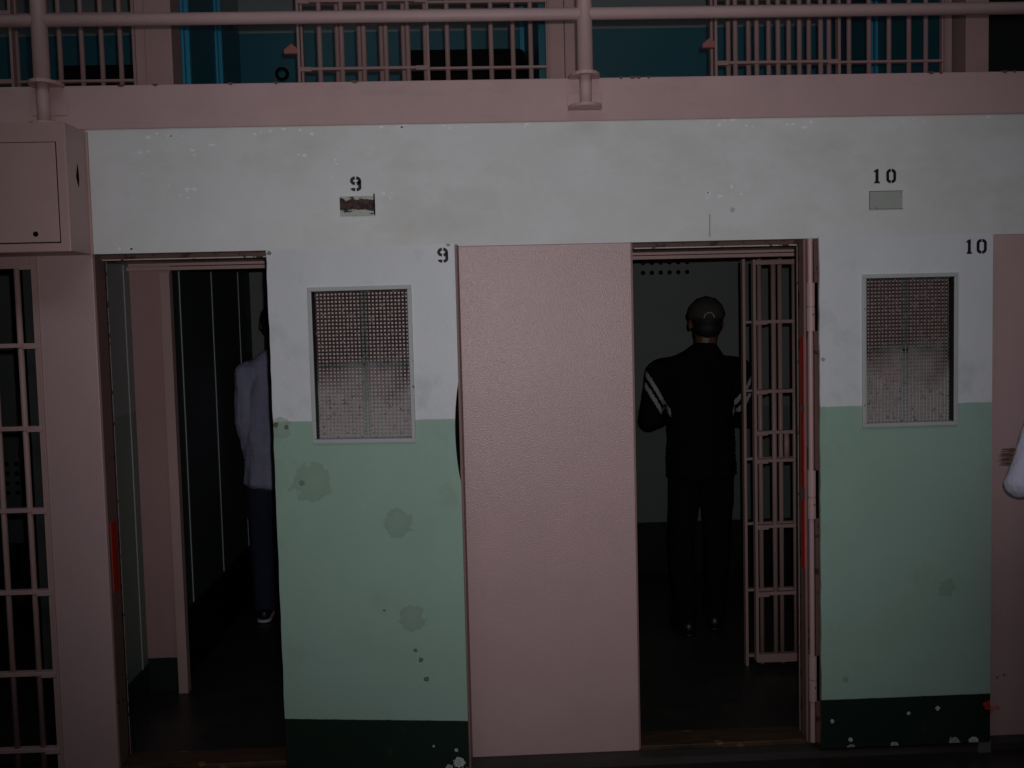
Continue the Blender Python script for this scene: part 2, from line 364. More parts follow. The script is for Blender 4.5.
# the ordinary barred cell at the left
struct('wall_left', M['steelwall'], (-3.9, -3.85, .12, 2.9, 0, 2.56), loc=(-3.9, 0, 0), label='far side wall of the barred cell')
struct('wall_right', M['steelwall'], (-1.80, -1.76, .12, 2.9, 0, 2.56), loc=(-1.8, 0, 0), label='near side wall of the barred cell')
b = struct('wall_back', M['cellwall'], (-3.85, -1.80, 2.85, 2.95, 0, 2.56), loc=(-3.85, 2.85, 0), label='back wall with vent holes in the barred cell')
bm = bmesh.new()
for i in range(7):
    for k in range(4): tube(bm, (-3.30 + .066 * i, 2.8485, .70 + .066 * k), (-3.30 + .066 * i, 2.86, .70 + .066 * k), .0155, 14)
props(obj('vent_hole', bm, M['void'], b), 'rows of round dark vent holes')
struct('ceiling', M['steelroof'], (-3.85, -1.80, .12, 2.85, 2.5, 2.56), loc=(-3.85, 0, 2.5), label='ceiling of the barred cell')

# upper tier
YU = .95
def upilaster(x0, x1, label):
    bm = bmesh.new(); box(bm, x0, x1, YU, YU + .16, 2.732, 4.9, .004)
    props(obj('pillar', bm, M['upperwall'], None, (x0, YU, 2.732)), label, 'pillar', None, 'structure')
upilaster(-1.527, -1.399, 'pink upper tier pier above doorway 9')
upilaster(.491, .606, 'pink upper tier pier behind the railing post')
upilaster(2.482, 2.598, 'pink upper tier pier above door 10')
upilaster(-3.65, -3.53, 'pink upper tier pier beyond the pink steel box')
upilaster(4.60, 4.72, 'pink upper tier pier at the far end')
struct('beam', M['pinkslab'], (-5, 5, YU, YU + .16, 4.6, 4.9), loc=(0, YU, 4.6), label='pink beam over the upper tier bars', cat='beam')
def ucell(cl, cr, mat, bat, tag, ys=(1.45, 2.18), yr=()):
    struct('wall_left', mat, (cl - .04, cl, YU + .16, 2.9, 2.732, 4.9), loc=(cl, 0, 0), label='teal left wall of ' + tag)
    struct('wall_right', mat, (cr, cr + .04, YU + .16, 2.9, 2.732, 4.9), loc=(cr, 0, 0), label='teal right wall of ' + tag)
    struct('wall_back', mat, (cl, cr, 2.85, 2.95, 2.732, 4.9), loc=(0, 2.85, 0), label='teal back wall with grey upper part of ' + tag)
    struct('ceiling', M['steelroof'], (cl - .04, cr + .04, YU, 2.95, 4.9, 4.98), loc=(0, 0, 4.9), label='ceiling of ' + tag)
    if bat:
        for s, x, yy in ((1, cl, ys), (-1, cr, yr)):
            for y in yy:
                for dy in (0, .07):
                    xa, xb = sorted((x, x + s * (.022 if dy else .012)))
                    struct('trim_4', bat, (xa, xb, y + dy, y + dy + .03, 2.732, 4.9), loc=(x, y, 2.732), label='bright blue vertical wall seam of ' + tag, cat='trim')
ucell(-3.55, -1.60, M['teal'], None, 'the upper cell at far left')
ucell(-1.49, .375, M['teal'], M['tealbatten'], 'the upper cell over doorway 9', (1.45, 2.18), (2.35,))
ucell(.63, 2.45, M['teal'], M['tealbatten'], 'the upper cell over doorway 10', (1.45, 2.18), (1.95, 2.72))
ucell(2.56, 4.6, M['darkwall'], None, 'the dark upper cell over the far end')

# ------------------------------------------------------------------ bars and gates
def bar_panel(name, loc, label, cat, group, x_bars, x_posts, zs, z0, z1, y, r=.012, flat=(.020, .012), ext=None, post_w=.012, gusset=True, extra=(), mat='pinkmetal'):
    """a welded barred panel: posts, round bars, flat cross rails with end plates"""
    t = empty(name, loc, label, cat, group)
    for px in x_posts: obj('post', bmof(box, px - post_w / 2, px + post_w / 2, y - .02, y + .02, z0, z1, bev=.002), M[mat], t)
    for bx in x_bars: obj('bar', bmof(tube, (bx, y, z0 + .004), (bx, y, z1), r, 12), M[mat], t, smooth=False)
    xa, xb = ext if ext else (min(x_posts), max(x_posts))
    for z in zs:
        bm = bmesh.new(); box(bm, xa, xb, y - .016, y + .016, z - flat[0] / 2, z + flat[0] / 2, .002)
        if gusset:
            for gx, s in ((xa, 1), (xb, -1)):
                a, b = sorted((gx, gx + s * .06)); box(bm, a, b, y - .024, y - .012, z - .014, z + .007, .002)
        obj('cross_rail', bm, M[mat], t)
    for ex, za, zb in extra: obj('bar', bmof(tube, (ex, y, za), (ex, y, zb), r, 12), M[mat], t)
    return t
def soft(t):
    for ch in t.children:
        if ch.name.startswith('bar'):
            for p in ch.data.polygons: p.use_smooth = len(p.vertices) == 4
P = .1035
# the barred cell front, lower left
g8 = bar_panel('barred_front', (-2.1, 0.03, 0), 'pink barred cell front at lower left beside the narrow pink pier', 'bars', None,
    [-1.782 - P * i for i in range(0, 6)], [-1.707], [2.045, 1.735, 1.406, 1.078, .747, .413, .098], .0, 2.085, .03, r=.0115, ext=(-2.45, -1.707), post_w=.026, flat=(.017, .012))
obj('border_strip', bmof(box, -1.697, -1.6905, -.006, .03, 0, 2.085), M['pinkmetal'], g8)
obj('top_plate', bmof(box, -2.45, -1.72, .01, .05, 2.045, 2.085), M['pinkmetal'], g8)
soft(g8)
# inner bars of cell 10: fixed bars and the gate slid open in front of them
f10 = bar_panel('fixed_bars', (1.36, .955, 0), 'fixed pink bars inside doorway 10 behind the slid gate', 'bars', None,
    [1.438 + P * i for i in range(7)], [1.356, 2.28], [1.747, 1.404, 1.06, .73, .39, .05], .0, 2.06, .955, gusset=False, flat=(.012, .01), post_w=.014, mat='pinkbar'); soft(f10)
s10 = bar_panel('sliding_gate', (1.383, .88, 0), 'pink barred gate slid open inside doorway 10 beside the person in black', 'gate', None,
    [1.486 + P * i for i in range(5)], [1.388, 2.02], [1.747, 1.404, 1.2, 1.06, .73, .39], .045, 2.052, .88, r=.0125, post_w=.014, flat=(.017, .012), extra=[(1.547, 1.06, 1.2)], mat='pinkbar'); soft(s10)
obj('bottom_rail', bmof(box, 1.388, 2.02, .862, .898, .04, .082, bev=.003), M['pinkbar'], s10)
obj('top_rail', bmof(box, 1.388, 2.02, .862, .898, 2.026, 2.05, bev=.003), M['pinkbar'], s10)
# inner bars of cell 9 (mostly behind the door leaf)
f9 = bar_panel('fixed_bars', (-.76, .955, 0), 'fixed pink bars inside doorway 9 behind the open door numbered 9', 'bars', None,
    [-.682 + P * i for i in range(7)], [-.762, .16], [1.747, 1.404, 1.06, .73, .39, .05], .0, 2.06, .955, gusset=False, flat=(.016, .01)); soft(f9)
# upper tier
UZ = [3.0, 3.315, 3.63, 3.94, 4.25]
def upper(x_post0, x_gpost1, n_gate, fixed, frame_x, tag, ftag, lock=True, drop=0):
    UZ = [z - drop for z in (3.0, 3.315, 3.63, 3.94, 4.25)]
    f = bar_panel('fixed_bars', (frame_x, .975, 2.732), 'fixed pink upper bars ' + ftag, 'bars', None, fixed, [x_post0 + .002, frame_x + .012], [z + .018 for z in UZ], 2.732, 4.6, .975, gusset=False, flat=(.012, .01), post_w=.012, mat='upperbar')
    obj('frame_plate', bmof(box, frame_x, frame_x + (.090 if frame_x < 2 else .05), .97, 1.0, 2.732, 4.6, bev=.002), M['upperwall'], f); soft(f)
    if n_gate is None: return
    step = (x_gpost1 - x_post0) / n_gate
    s = bar_panel('sliding_gate', (x_post0, .88, 2.732), 'pink barred sliding gate ' + tag, 'gate', None,
        [x_post0 + .098 + .1045 * k for k in range(n_gate - 1)], [x_post0, x_gpost1], UZ, 2.76, 4.55, .88, post_w=.013, flat=(.013, .012), mat='upperbar'); soft(s)
    if lock:
        bm = bmesh.new(); prism(bm, [(x_post0 - .068, 3.070), (x_post0 - .006, 3.070), (x_post0 - .006, 3.095), (x_post0 - .032, 3.115), (x_post0 - .066, 3.088)], .855, .885)
        props(obj('lock', bm, M['reddark'], s), 'dull red wedge shaped lock')
upper(-.783, -.171, 6, [.326] + [.239 - .1065 * i for i in range(9)], .400, 'on the upper tier directly above the peeling wall plate', 'on the upper tier left of the middle railing post')
upper(1.212, 1.814, 6, [2.29] + [2.205 - .1005 * i for i in range(10)], 2.371, 'on the upper tier right of the middle railing post', 'on the upper tier above the plain wall plate')
upper(-2.75, -2.118, 6, [-1.65, -1.739, -1.833, -1.937, -2.04, -2.14, -2.24, -2.34], -1.594, 'at far left above the pink steel box', 'at far left above the pink steel box', True, .035)

# ------------------------------------------------------------------ gallery railing
rl = empty('railing', (0, -.065, 2.732), 'pink pipe railing along the upper gallery edge', 'railing')
o = obj('pipe_rail', bmof(tube, (-5, -.065, 2.962), (5, -.065, 2.962), .0235, 20), M['pinkslab'], rl)
for p in o.data.polygons: p.use_smooth = len(p.vertices) == 4
o = obj('pipe_rail', bmof(tube, (-5, -.065, 3.55), (5, -.065, 3.55), .0235, 20), M['pinkslab'], rl)
for p in o.data.polygons: p.use_smooth = len(p.vertices) == 4
for px in (-3.67, -1.605, .468, 2.54, 4.61):
    bm = bmesh.new(); tube(bm, (px, -.065, 2.735), (px, -.065, 3.56), .0300, 20); tube(bm, (px, -.065, 2.615 if px > -1 or px < -3 else 2.575), (px, -.065, 2.74), .0235, 20)
    o = obj('post', bm, M['pinkslab'], rl)
    for p in o.data.polygons: p.use_smooth = len(p.vertices) == 4
    pts = lambda w, d: [(px - w, -.002), (px - w, -.03)] + [(px + w * math.sin(a), -.03 - d * math.cos(a)) for a in [(-80 + 20 * k) * PI / 180 for k in range(9)]] + [(px + w, -.03), (px + w, -.002)]
    bm = bmesh.new(); prismz(bm, pts(.060, .085), 2.726, 2.738); obj('flange', bm, M['pinkslab'], o)
    zb = 2.612 if px > -1 or px < -3 else 2.576
    bm = bmesh.new(); prismz(bm, pts(.066, .085), zb - .006, zb + .006); obj('flange', bm, M['pinkslab'], o)
    obj('bracket_plate', bmof(box, px - .068, px + .068, -.014, -.009, 2.62, 2.675, bev=.002), M['pinkslab'], o)

# ------------------------------------------------------------------ steel box at the upper left
bx = empty('control_box', (-1.9, -.1, 2.08), 'pink steel box projecting from the wall at upper left', 'box')
obj('body', bmof(box, -2.45, -1.475, -.205, -.001, 2.082, 2.556, bev=.004), M['pinkmetal'], bx)
dp = obj('lid', bmof(box, -2.40, -1.513, -.2085, -.203, 2.118, 2.482, bev=.0015), M['pinkmetal'], bx)
bm = bmesh.new()
for b in ((-2.403, -1.510, 2.480, 2.4845), (-2.403, -1.510, 2.114, 2.1185), (-1.5145, -1.510, 2.114, 2.4845)): box(bm, b[0], b[1], -.2062, -.2045, b[2], b[3])
obj('lid_gap', bm, M['void'], dp)
obj('bolt_hole', bmof(tube, (-1.60, -.2092, 2.148), (-1.60, -.206, 2.148), .010, 12), M['void'], dp)
bm = bmesh.new()
kp = [(-.100, 2.33), (-.112, 2.345), (-.122, 2.37), (-.116, 2.385), (-.105, 2.42), (-.098, 2.40), (-.094, 2.365)]
a = [bm.verts.new((-1.4742, y, z)) for y, z in kp]; c2 = [bm.verts.new((-1.477, y, z)) for y, z in kp]
bm.faces.new(a); bm.faces.new(c2[::-1])
for i in range(len(kp)): bm.faces.new((a[i], c2[i], c2[(i + 1) % len(kp)], a[(i + 1) % len(kp)]))
bmesh.ops.recalc_face_normals(bm, faces=bm.faces[:])
obj('keyhole', bm, M['void'], bx)
obj('wall_flange', bmof(box, -1.478, -1.468, -.012, -.001, 2.082, 2.556), M['pinkmetal'], bx)

# ------------------------------------------------------------------ plates under the wall numbers
def peeled():
    g = NG('peeled_plate_paint')
    n = g.noise(26, 4, .6, (1, 1, 2.6)); m = g.step(n, .47, .50)
    z = g.xyz()[2]; band = g.math('SUBTRACT', 1.0, g.math('MULTIPLY', g.math('ABSOLUTE', g.math('SUBTRACT', z, .044)), 22), True)
    k = g.math('MULTIPLY', g.step(g.math('ADD', band, g.math('MULTIPLY', g.math('SUBTRACT', n, .5), 1.6)), .42, .50), 1.0)
    dark = g.mix(g.step(g.noise(60), .45, .6), srgb(34, 26, 26), srgb(92, 58, 54))
    return g.done(g.mix(k, srgb(190, 194, 184), dark), .7, g.noise(120), .3)
M['peeled'] = peeled()
p9 = obj('wall_plate', bmof(box, -.505, -.367, -.005, -.0003, 2.211, 2.289, bev=.001), M['peeled'], None, (-.505, 0, 2.211))
props(p9, 'small peeling plate with dark bare patches under the wall number 9', 'plate', None, 'thing')
obj('slot_rim', bmof(box, -.372, -.367, -.009, -.004, 2.215, 2.297), M['void'], p9)
obj('screw', bmof(tube, (-.385, -.008, 2.266), (-.385, -.0045, 2.266), .003, 10), M['edge'], p9)
M['plate'] = paint('grey_painted_plate', srgb(186, 190, 186), .5, .15, chips=[(srgb(96, 96, 90), 30, .70, 1.7)])
p10 = obj('wall_plate', bmof(box, 1.612, 1.746, -.004, -.0003, 2.196, 2.267, bev=.001), M['plate'], None, (1.612, 0, 2.196))
props(p10, 'small plain painted plate under the wall number 10', 'plate', None, 'thing')
bm = bmesh.new()
for b in ((1.610, 1.748, 2.2655, 2.2685), (1.610, 1.748, 2.1945, 2.197), (1.610, 1.613, 2.195, 2.268)): box(bm, b[0], b[1], -.0045, -.003, b[2], b[3])
obj('rim', bm, paint('plate_rim', srgb(120, 122, 116), .6, .1), p10)

# ------------------------------------------------------------------ the two open solid doors
def cell_door(loc, rz, W, mat, label, num, wx, latch, hx=-.022):
    """leaf in local x (hinge side 0) and z, front face at y = 0, 5 cm thick"""
    t = empty('cell_door', loc, label, 'door', None, 'thing', rz)
    H0, H1 = .018, 2.083
    out = [(0, H0)]
    for k in range(1, 10): out.append((W * k / 10, H0 + random.uniform(-.002, .002)))
    out += [(W, H0)]
    if latch:
        for k in range(13):
            u = k / 12; out.append((W - .018 * math.sin(PI * u) ** .8 if 0 < u < 1 else W, 1.16 + (1.555 - 1.16) * u))
    out += [(W, H1), (0, H1)]
    # ragged hinge-side edge
    zz = [H1 - (H1 - H0) * k / 40 for k in range(1, 40)]
    out += [(random.uniform(0, .003), z) for z in zz]
    x0, x1, z0, z1 = wx[0] + .008, wx[1] - .008, 1.335, 1.918
    # the leaf's front skin around the window opening
    bm = bmesh.new()
    outer = [bm.verts.new((x, 0, z)) for x, z in out]; inner = [bm.verts.new(p) for p in ((x0, 0, z0), (x1, 0, z0), (x1, 0, z1), (x0, 0, z1))]
    es = [bm.edges.new((outer[i], outer[(i + 1) % len(outer)])) for i in range(len(outer))] + [bm.edges.new((inner[i], inner[(i + 1) % 4])) for i in range(4)]
    bmesh.ops.triangle_fill(bm, use_beauty=True, edges=es)
    # drop faces inside the window
    kill = [f for f in bm.faces if x0 < f.calc_center_median().x < x1 and z0 < f.calc_center_median().z < z1]
    bmesh.ops.delete(bm, geom=kill, context='FACES_ONLY')
    for f in bm.faces:
        if f.normal.y > 0: f.normal_flip()
    r = bmesh.ops.extrude_face_region(bm, geom=bm.faces[:])
    bmesh.ops.translate(bm, verts=[v for v in r['geom'] if isinstance(v, bmesh.types.BMVert)], vec=(0, .012, 0))
    bmesh.ops.recalc_face_normals(bm, faces=bm.faces[:])
    obj('leaf', bm, mat, t, local=True)
    # edge frame behind the skin
    bm = bmesh.new()
    e = .03
    box(bm, 0.004, e, .012, .052, H0 + .004, H1 - .002); box(bm, W - e, W - .004, .012, .052, H0 + .004, H1 - .002)
    box(bm, e, W - e, .012, .052, H0 + .004, H0 + e); box(bm, e, W - e, .012, .052, H1 - e, H1 - .002)
    props(obj('edge_frame', bm, M['jamb'], t, local=True), 'brown pink edge of the door')
    if latch: obj('edge_flange', bmof(box, W - .003, W + .006, .014, .072, H0 + .004, H1 - .002), M['jamb'], t, local=True)
    # window: raised frame, woven wire, backing bars
    a0, a1, b0, b1 = wx[0], wx[1], 1.325, 1.932
    bm = bmesh.new(); fw = .016; YM = .036
    box(bm, a0, a1, -.010, .03, b0, b0 + fw, .002); box(bm, a0, a1, -.010, .03, b1 - fw, b1, .002)
    box(bm, a0, a0 + fw, -.010, .03, b0 + fw, b1 - fw, .002); box(bm, a1 - fw, a1, -.010, .03, b0 + fw, b1 - fw, .002)
    wf_ = obj('window_frame', bm, M['doorframe'], t, local=True)
    bm = bmesh.new(); pitch = .0146; rr = .0033
    nx = int((a1 - a0 - 2 * fw) / pitch); nz = int((b1 - b0 - 2 * fw) / pitch)
    for i in range(nx + 1):
        x = a0 + fw + .004 + i * (a1 - a0 - 2 * fw - .008) / nx
        tube(bm, (x, YM, b0 + fw * .5), (x, YM, b1 - fw * .5), rr, 6)
    for k in range(nz + 1):
        z = b0 + fw + .004 + k * (b1 - b0 - 2 * fw - .008) / nz
        tube(bm, (a0 + fw * .5, YM + .0025, z), (a1 - fw * .5, YM + .0025, z), rr, 6)
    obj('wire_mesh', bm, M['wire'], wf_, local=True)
    xm, zm = (a0 + a1) / 2, 1.628
    bm = bmesh.new(); box(bm, xm - .013, xm + .013, .043, .048, b0 + fw, b1 - fw); box(bm, a0 + fw, a1 - fw, .043, .048, zm - .013, zm + .013)
    obj('backing_cross', bm, M['bar9'], wf_, local=True)
    bm = bmesh.new(); f2 = fw - .004
    box(bm, a0 + .002, a0 + f2, .03, .052, b0, b1); box(bm, a1 - f2, a1 - .002, .03, .052, b0, b1)
    box(bm, a0 + f2, a1 - f2, .03, .052, b0 + .002, b0 + f2); box(bm, a0 + f2, a1 - f2, .03, .052, b1 - f2, b1 - .002)
    box(bm, a0 + fw - .002, a0 + fw + .0005, -.004, .03, b0 + fw, b1 - fw); box(bm, a1 - fw - .0005, a1 - fw + .002, -.004, .03, b0 + fw, b1 - fw)
    props(obj('window_reveal', bm, M['reveal'], wf_, local=True), 'dark inner sides of the window')
    if latch: obj('latch_recess', bmof(box, W - .024, W - .0035, .0105, .05, 1.165, 1.55), M['void'], t, local=True)
    # number
    bm = bmesh.new()
    if num == 9: nine(bm, W - .046, 2.012, .042, .058, .0115, -.0012, .001)
    else: one(bm, W - .096, 2.004, .057, .0115, -.0012, .001); zero(bm, W - .046, 2.003, .041, .059, .0115, -.0012, .001)
    props(obj('stencilled_number', bm, M['black'], t, local=True), 'black stencilled number')
    # hinge column on the hinge side
    bm = bmesh.new(); tube(bm, (hx, .040, .03), (hx, .040, 2.08), .0105, 12)
    hr = obj('hinge_rod', bm, M['pinkmetal'], t, local=True)
    for zl, zh, zg in ((1.714, 1.905, 1.81), (.958, 1.154, 1.045), (.205, .393, .293)):
        bm = bmesh.new(); tube(bm, (hx, .036, zl), (hx, .036, zg - .003), .0165, 14); tube(bm, (hx, .036, zg + .003), (hx, .036, zh), .0165, 14)
        box(bm, min(hx, 0) + .002, max(hx, .006), .030, .044, zl, zh)
        h = obj('hinge', bm, M['pinkmetal'], t, local=True)
        obj('pin_hole', bmof(tube, (hx + .005, .0185, zg - .03), (hx + .005, .022, zg - .03), .003, 8), M['void'], h, local=True)
    if hx < 0: obj('hinge_strap', bmof(box, -.010, .004, .030, .050, .03, 2.07), M['rust'], t, local=True)
    return t
M['reveal'] = paint('dark_green_reveal_paint', srgb(40, 48, 44), .6, .2)
M['doorframe'] = paint('window_frame_paint', srgb(196, 198, 200), .42, .12, chips=[(srgb(70, 60, 56), 34, .72, 1.1)], bump=60)
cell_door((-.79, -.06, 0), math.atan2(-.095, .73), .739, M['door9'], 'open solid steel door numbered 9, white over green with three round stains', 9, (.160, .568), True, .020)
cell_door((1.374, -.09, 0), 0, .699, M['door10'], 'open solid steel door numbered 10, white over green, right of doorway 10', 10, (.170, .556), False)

ds = obj('door_wedge', bmof(prism, [(2.028, -.03), (2.081, -.03), (2.079, .024), (2.030, .020)], -.085, -.03), M['wedge'], None, (2.055, -.06, -.03))
props(ds, 'small grey block on the floor under the free corner of door 10', 'wedge', None, 'thing')

# ------------------------------------------------------------------ bunks and a fixture in the upper cells
def bunk(x0, x1, y0, y1, z, mat, label, th):
    t = empty('bunk', ((x0 + x1) / 2, (y0 + y1) / 2, 2.732), label, 'bunk')
    bm = bmesh.new(); box(bm, x0, x1, y0, y1, z - th, z, .035); obj('mattress', bm, mat, t, smooth=True)
    obj('frame', bmof(box, x0, x1, y0, y1, z - th - .05, z - th + .01), M['bunkframe'], t)
    for lx in (x0 + .03, x1 - .03):
        for ly in (y0 + .03, y1 - .03): obj('leg', bmof(box, lx - .018, lx + .018, ly - .018, ly + .018, 2.732, z - th - .04), M['bunkframe'], t)
bunk(-.37, .36, 1.98, 2.80, 3.385, M['dblanket'], 'bunk piled with dark blankets in the upper cell over doorway 9', .42)
bunk(-2.36, -1.66, 1.98, 2.80, 3.325, M['dblanket'], 'dark bunk in the upper cell at far left', .36)
bunk(1.66, 2.40, 1.98, 2.80, 3.205, M['sheet'], 'bunk with white bedding in the upper cell over doorway 10', .14)
bm = bmesh.new()
for k in range(20):
    a0, a1 = 2 * PI * k / 20, 2 * PI * (k + 1) / 20
    tube(bm, (-1.215 + .036 * math.cos(a0), 2.83, 3.458 + .036 * math.sin(a0)), (-1.215 + .036 * math.cos(a1), 2.83, 3.458 + .036 * math.sin(a1)), .011, 8)
tube(bm, (-1.215, 2.83, 3.494), (-1.215, 2.849, 3.494), .008, 8)
props(obj('wall_mounted_ring', bm, M['void'], None, (-1.215, 2.85, 3.458)), 'small dark ring fixed on the teal back wall above doorway 9', 'ring', None, 'thing')

# ------------------------------------------------------------------ people
def blob(bm, c, r):
    r = (r, r, r) if isinstance(r, (int, float)) else r
    bmesh.ops.create_icosphere(bm, subdivisions=2, radius=1, matrix=Matrix.Translation(c) @ Matrix.Diagonal((r[0], r[1], r[2], 1)))
def chain(bm, pts):
    """pts: (position, radius or (rx,ry,rz)); overlapping balls that taper from joint to joint"""
    for (p, r), (q, s) in zip(pts, pts[1:]):
        p, q = Vector(p), Vector(q)
        r = Vector((r, r, r)) if isinstance(r, (int, float)) else Vector(r); s = Vector((s, s, s)) if isinstance(s, (int, float)) else Vector(s)
        n = max(2, int((q - p).length / (min(*r, *s) * .42)) + 1)
        for k in range(n + 1): blob(bm, p.lerp(q, k / n), r.lerp(s, k / n))
def skin(name, bm, mat, parent, vox, sm=6, wrinkle=0, cls=None):
    me = bpy.data.meshes.new(name); bm.to_mesh(me); bm.free()
    o = bpy.data.objects.new(name, me); C.objects.link(o)
    m = o.modifiers.new('r', 'REMESH'); m.mode = 'VOXEL'; m.voxel_size = vox; m.use_smooth_shade = True
    m = o.modifiers.new('s', 'SMOOTH'); m.factor = .5; m.iterations = sm
    dg = bpy.context.evaluated_depsgraph_get(); dg.update()
    new = bpy.data.meshes.new_from_object(o.evaluated_get(dg))
    o.modifiers.clear(); o.data = new; bpy.data.meshes.remove(me); new.name = name
    if wrinkle:
        ns = [v.normal.copy() for v in new.vertices]
        for v, nn in zip(new.vertices, ns):
            p = v.co
            w = noise.noise(Vector((p.x * 16, p.y * 16, p.z * 6))) + .6 * noise.noise(Vector((p.x * 9 + 4, p.y * 9, p.z * 20)))
            v.co = p + nn * w * wrinkle
    new.materials.clear()
    for mm in (mat if isinstance(mat, list) else [mat]): new.materials.append(mm)
    for p in new.polygons:
        p.use_smooth = True
        p.material_index = cls(p.center) if cls else 0
    if parent: o.parent = parent
    return o
def hand(bm, wrist, d, up, side, s=1.0, curl=.5, fan=1.0):
    """palm, four bent fingers of different lengths and a thumb leaving the palm's side"""
    d = Vector(d).normalized(); up = Vector(up); up = (up - d * up.dot(d)).normalized(); lat = d.cross(up) * side
    w = Vector(wrist)
    for a in range(4):
        o = lat * (a - 1.5) * .019 * s * fan
        chain(bm, [(w + d * .01 + o * .6, .014 * s), (w + d * .085 * s + o, .0125 * s)])
        L = (.068, .078, .074, .058)[a] * s
        k1 = w + d * .09 * s + o; k2 = k1 + (d * math.cos(curl * .6) - up * math.sin(curl * .6)) * L * .55
        k3 = k2 + (d * math.cos(curl * 1.6) - up * math.sin(curl * 1.6)) * L * .5
        chain(bm, [(k1, .0105 * s), (k2, .0092 * s), (k3, .0078 * s)])
    b = w + d * .025 * s - lat * .03 * s; t1 = b + (d * .7 - lat * .7 - up * .25).normalized() * .04 * s; t2 = t1 + (d * .95 - lat * .2 - up * .3).normalized() * .032 * s
    chain(bm, [(b, .014 * s), (t1, .012 * s), (t2, .0095 * s)])
def person(loc, rz, label, H, head, arms, hip, feet, mats, kit, group=None):
    """local frame: faces +y, x to the person's right, z up. arms: two (shoulder, elbow, wrist, hand dir, hand up)"""
    K = H / 1.80
    hx, hy, hz = head
    SL = kit.get('slim', 1.0)
    sh = [Vector(a[0]) for a in arms]; mid = (sh[0] + sh[1]) / 2; hipc = Vector(hip)
    bm = bmesh.new()
    HK = K * kit.get('head', 1.0)
    # head, jaw, nose, ears, neck
    blob(bm, (hx, hy - .012, hz + .03), (.074 * HK, .094 * HK, .090 * HK)); blob(bm, (hx, hy + .022, hz - .045), (.056 * HK, .066 * HK, .066 * HK))
    blob(bm, (hx, hy + .040, hz - .085), (.034 * HK, .034 * HK, .024 * HK))
    chain(bm, [((hx, hy + .085, hz + .018), .010), ((hx, hy + .102, hz - .022), .014)])
    blob(bm, (hx, hy + .075, hz + .030), (.052, .018, .012))
    for s in (-1, 1):
        blob(bm, (hx + s * .078 * HK, hy - .005, hz), (.010, .022, .033)); blob(bm, (hx + s * .036, hy + .066, hz - .022), (.022, .016, .016))
    chain(bm, [((hx, hy - .018, hz - .06), .057 * HK), ((mid.x * .4 + hx * .6, mid.y - .005, mid.z + .05), .052 * HK), ((mid.x, mid.y, mid.z - .02), .058 * HK)])
    # torso
    chain(bm, [(mid + Vector((0, 0, -.03)), (.140 * K * SL, .080 * K, .06)), (mid.lerp(hipc, .3), (.150 * K * SL, .098 * K * SL, .07)), (mid.lerp(hipc, .7), (.135 * K * SL, .092 * K * SL, .07)), (hipc, (.150 * K * SL, .10 * K * SL, .08))])
    for i, a in enumerate(arms):
        s, e, w = Vector(a[0]), Vector(a[1]), Vector(a[2])
        chain(bm, [(mid + (s - mid) * .5, .062), (s, .058), (s.lerp(e, .35), .048), (e, .038)]); chain(bm, [(e, .038), (e.lerp(w, .3), .040), (w, .026)])
        hand(bm, w, a[3], a[4], a[5], K * (a[7] if len(a) > 7 else 1), a[6], 1.75 if len(a) > 7 else 1.0)
    for i, f in enumerate(feet):
        s = (-1, 1)[i]; h = hipc + Vector((s * .085 * SL, 0, -.04)); kn = Vector(f[0]); an = Vector(f[1])
        chain(bm, [(h, .085 * SL), (kn, .055)]); chain(bm, [(kn, .055), (kn.lerp(an, .3), .056), (an, .036)])
        chain(bm, [(an + Vector((0, -.02, -.04)), .034), (an + Vector((f[2][0] * .12, f[2][1] * .12, -.055)), (.036, .036, .026))])
    body = skin('person', bm, mats['skin'], None, kit.get('vox', .0075), kit.get('sm', 4))
    body.location = loc; body.rotation_euler = (0, 0, rz); props(body, label, 'person', group, 'thing')
    # eyes, mouth
    for s in (-1, 1):
        b2 = bmesh.new(); blob(b2, (hx + s * .031, hy + .075, hz + .012), (.012, .009, .007)); e = obj('eye', b2, M['eye'], body, local=True, smooth=True)
        b2 = bmesh.new(); blob(b2, (hx + s * .031, hy + .082, hz + .012), (.005, .004, .005)); obj('pupil', b2, M['black'], e, local=True, smooth=True)
    b2 = bmesh.new(); blob(b2, (hx, hy + .082, hz - .052), (.024, .010, .0075)); obj('mouth', b2, M['lip'], body, local=True, smooth=True)
    # hair: shell over the skull
    b2 = bmesh.new(); blob(b2, (hx, hy - .018, hz + .038), (.079 * HK, .096 * HK, .092 * HK)); blob(b2, (hx, hy - .040, hz - .015), (.070 * HK, .070 * HK, .06 * HK))
    bmesh.ops.delete(b2, geom=[v for v in b2.verts if v.co.y > hy + .055 and v.co.z < hz + .085], context='VERTS')
    obj('hair', b2, M['hair'], body, local=True, smooth=True)
    if kit.get('cap'):
        b2 = bmesh.new(); blob(b2, (hx, hy - .010, hz + .056), (.090 * HK, .110 * HK, .088 * HK))
        cut = hz + .028
        bmesh.ops.bisect_plane(b2, geom=b2.verts[:] + b2.edges[:] + b2.faces[:], plane_co=(0, 0, cut), plane_no=(0, 0, -1), clear_outer=True)
        cp = obj('cap', b2, mats['cap'], body, local=True, smooth=True)
        cp.modifiers.new('t', 'SOLIDIFY').thickness = .004
        # peak over the brow, strap with its arched opening at the back
        b2 = bmesh.new(); n = 10
        ring = [(hx + .078 * math.cos(PI * k / n), hy + .05 + .045 * math.sin(PI * k / n), hz + .034) for k in range(n + 1)]
        rim = [(hx + .070 * math.cos(PI * k / n), hy + .07 + .125 * math.sin(PI * k / n), hz + .030 - .012 * abs(math.cos(PI * k / n))) for k in range(n + 1)]
        v0 = [b2.verts.new(p) for p in ring]; v1 = [b2.verts.new(p) for p in rim]
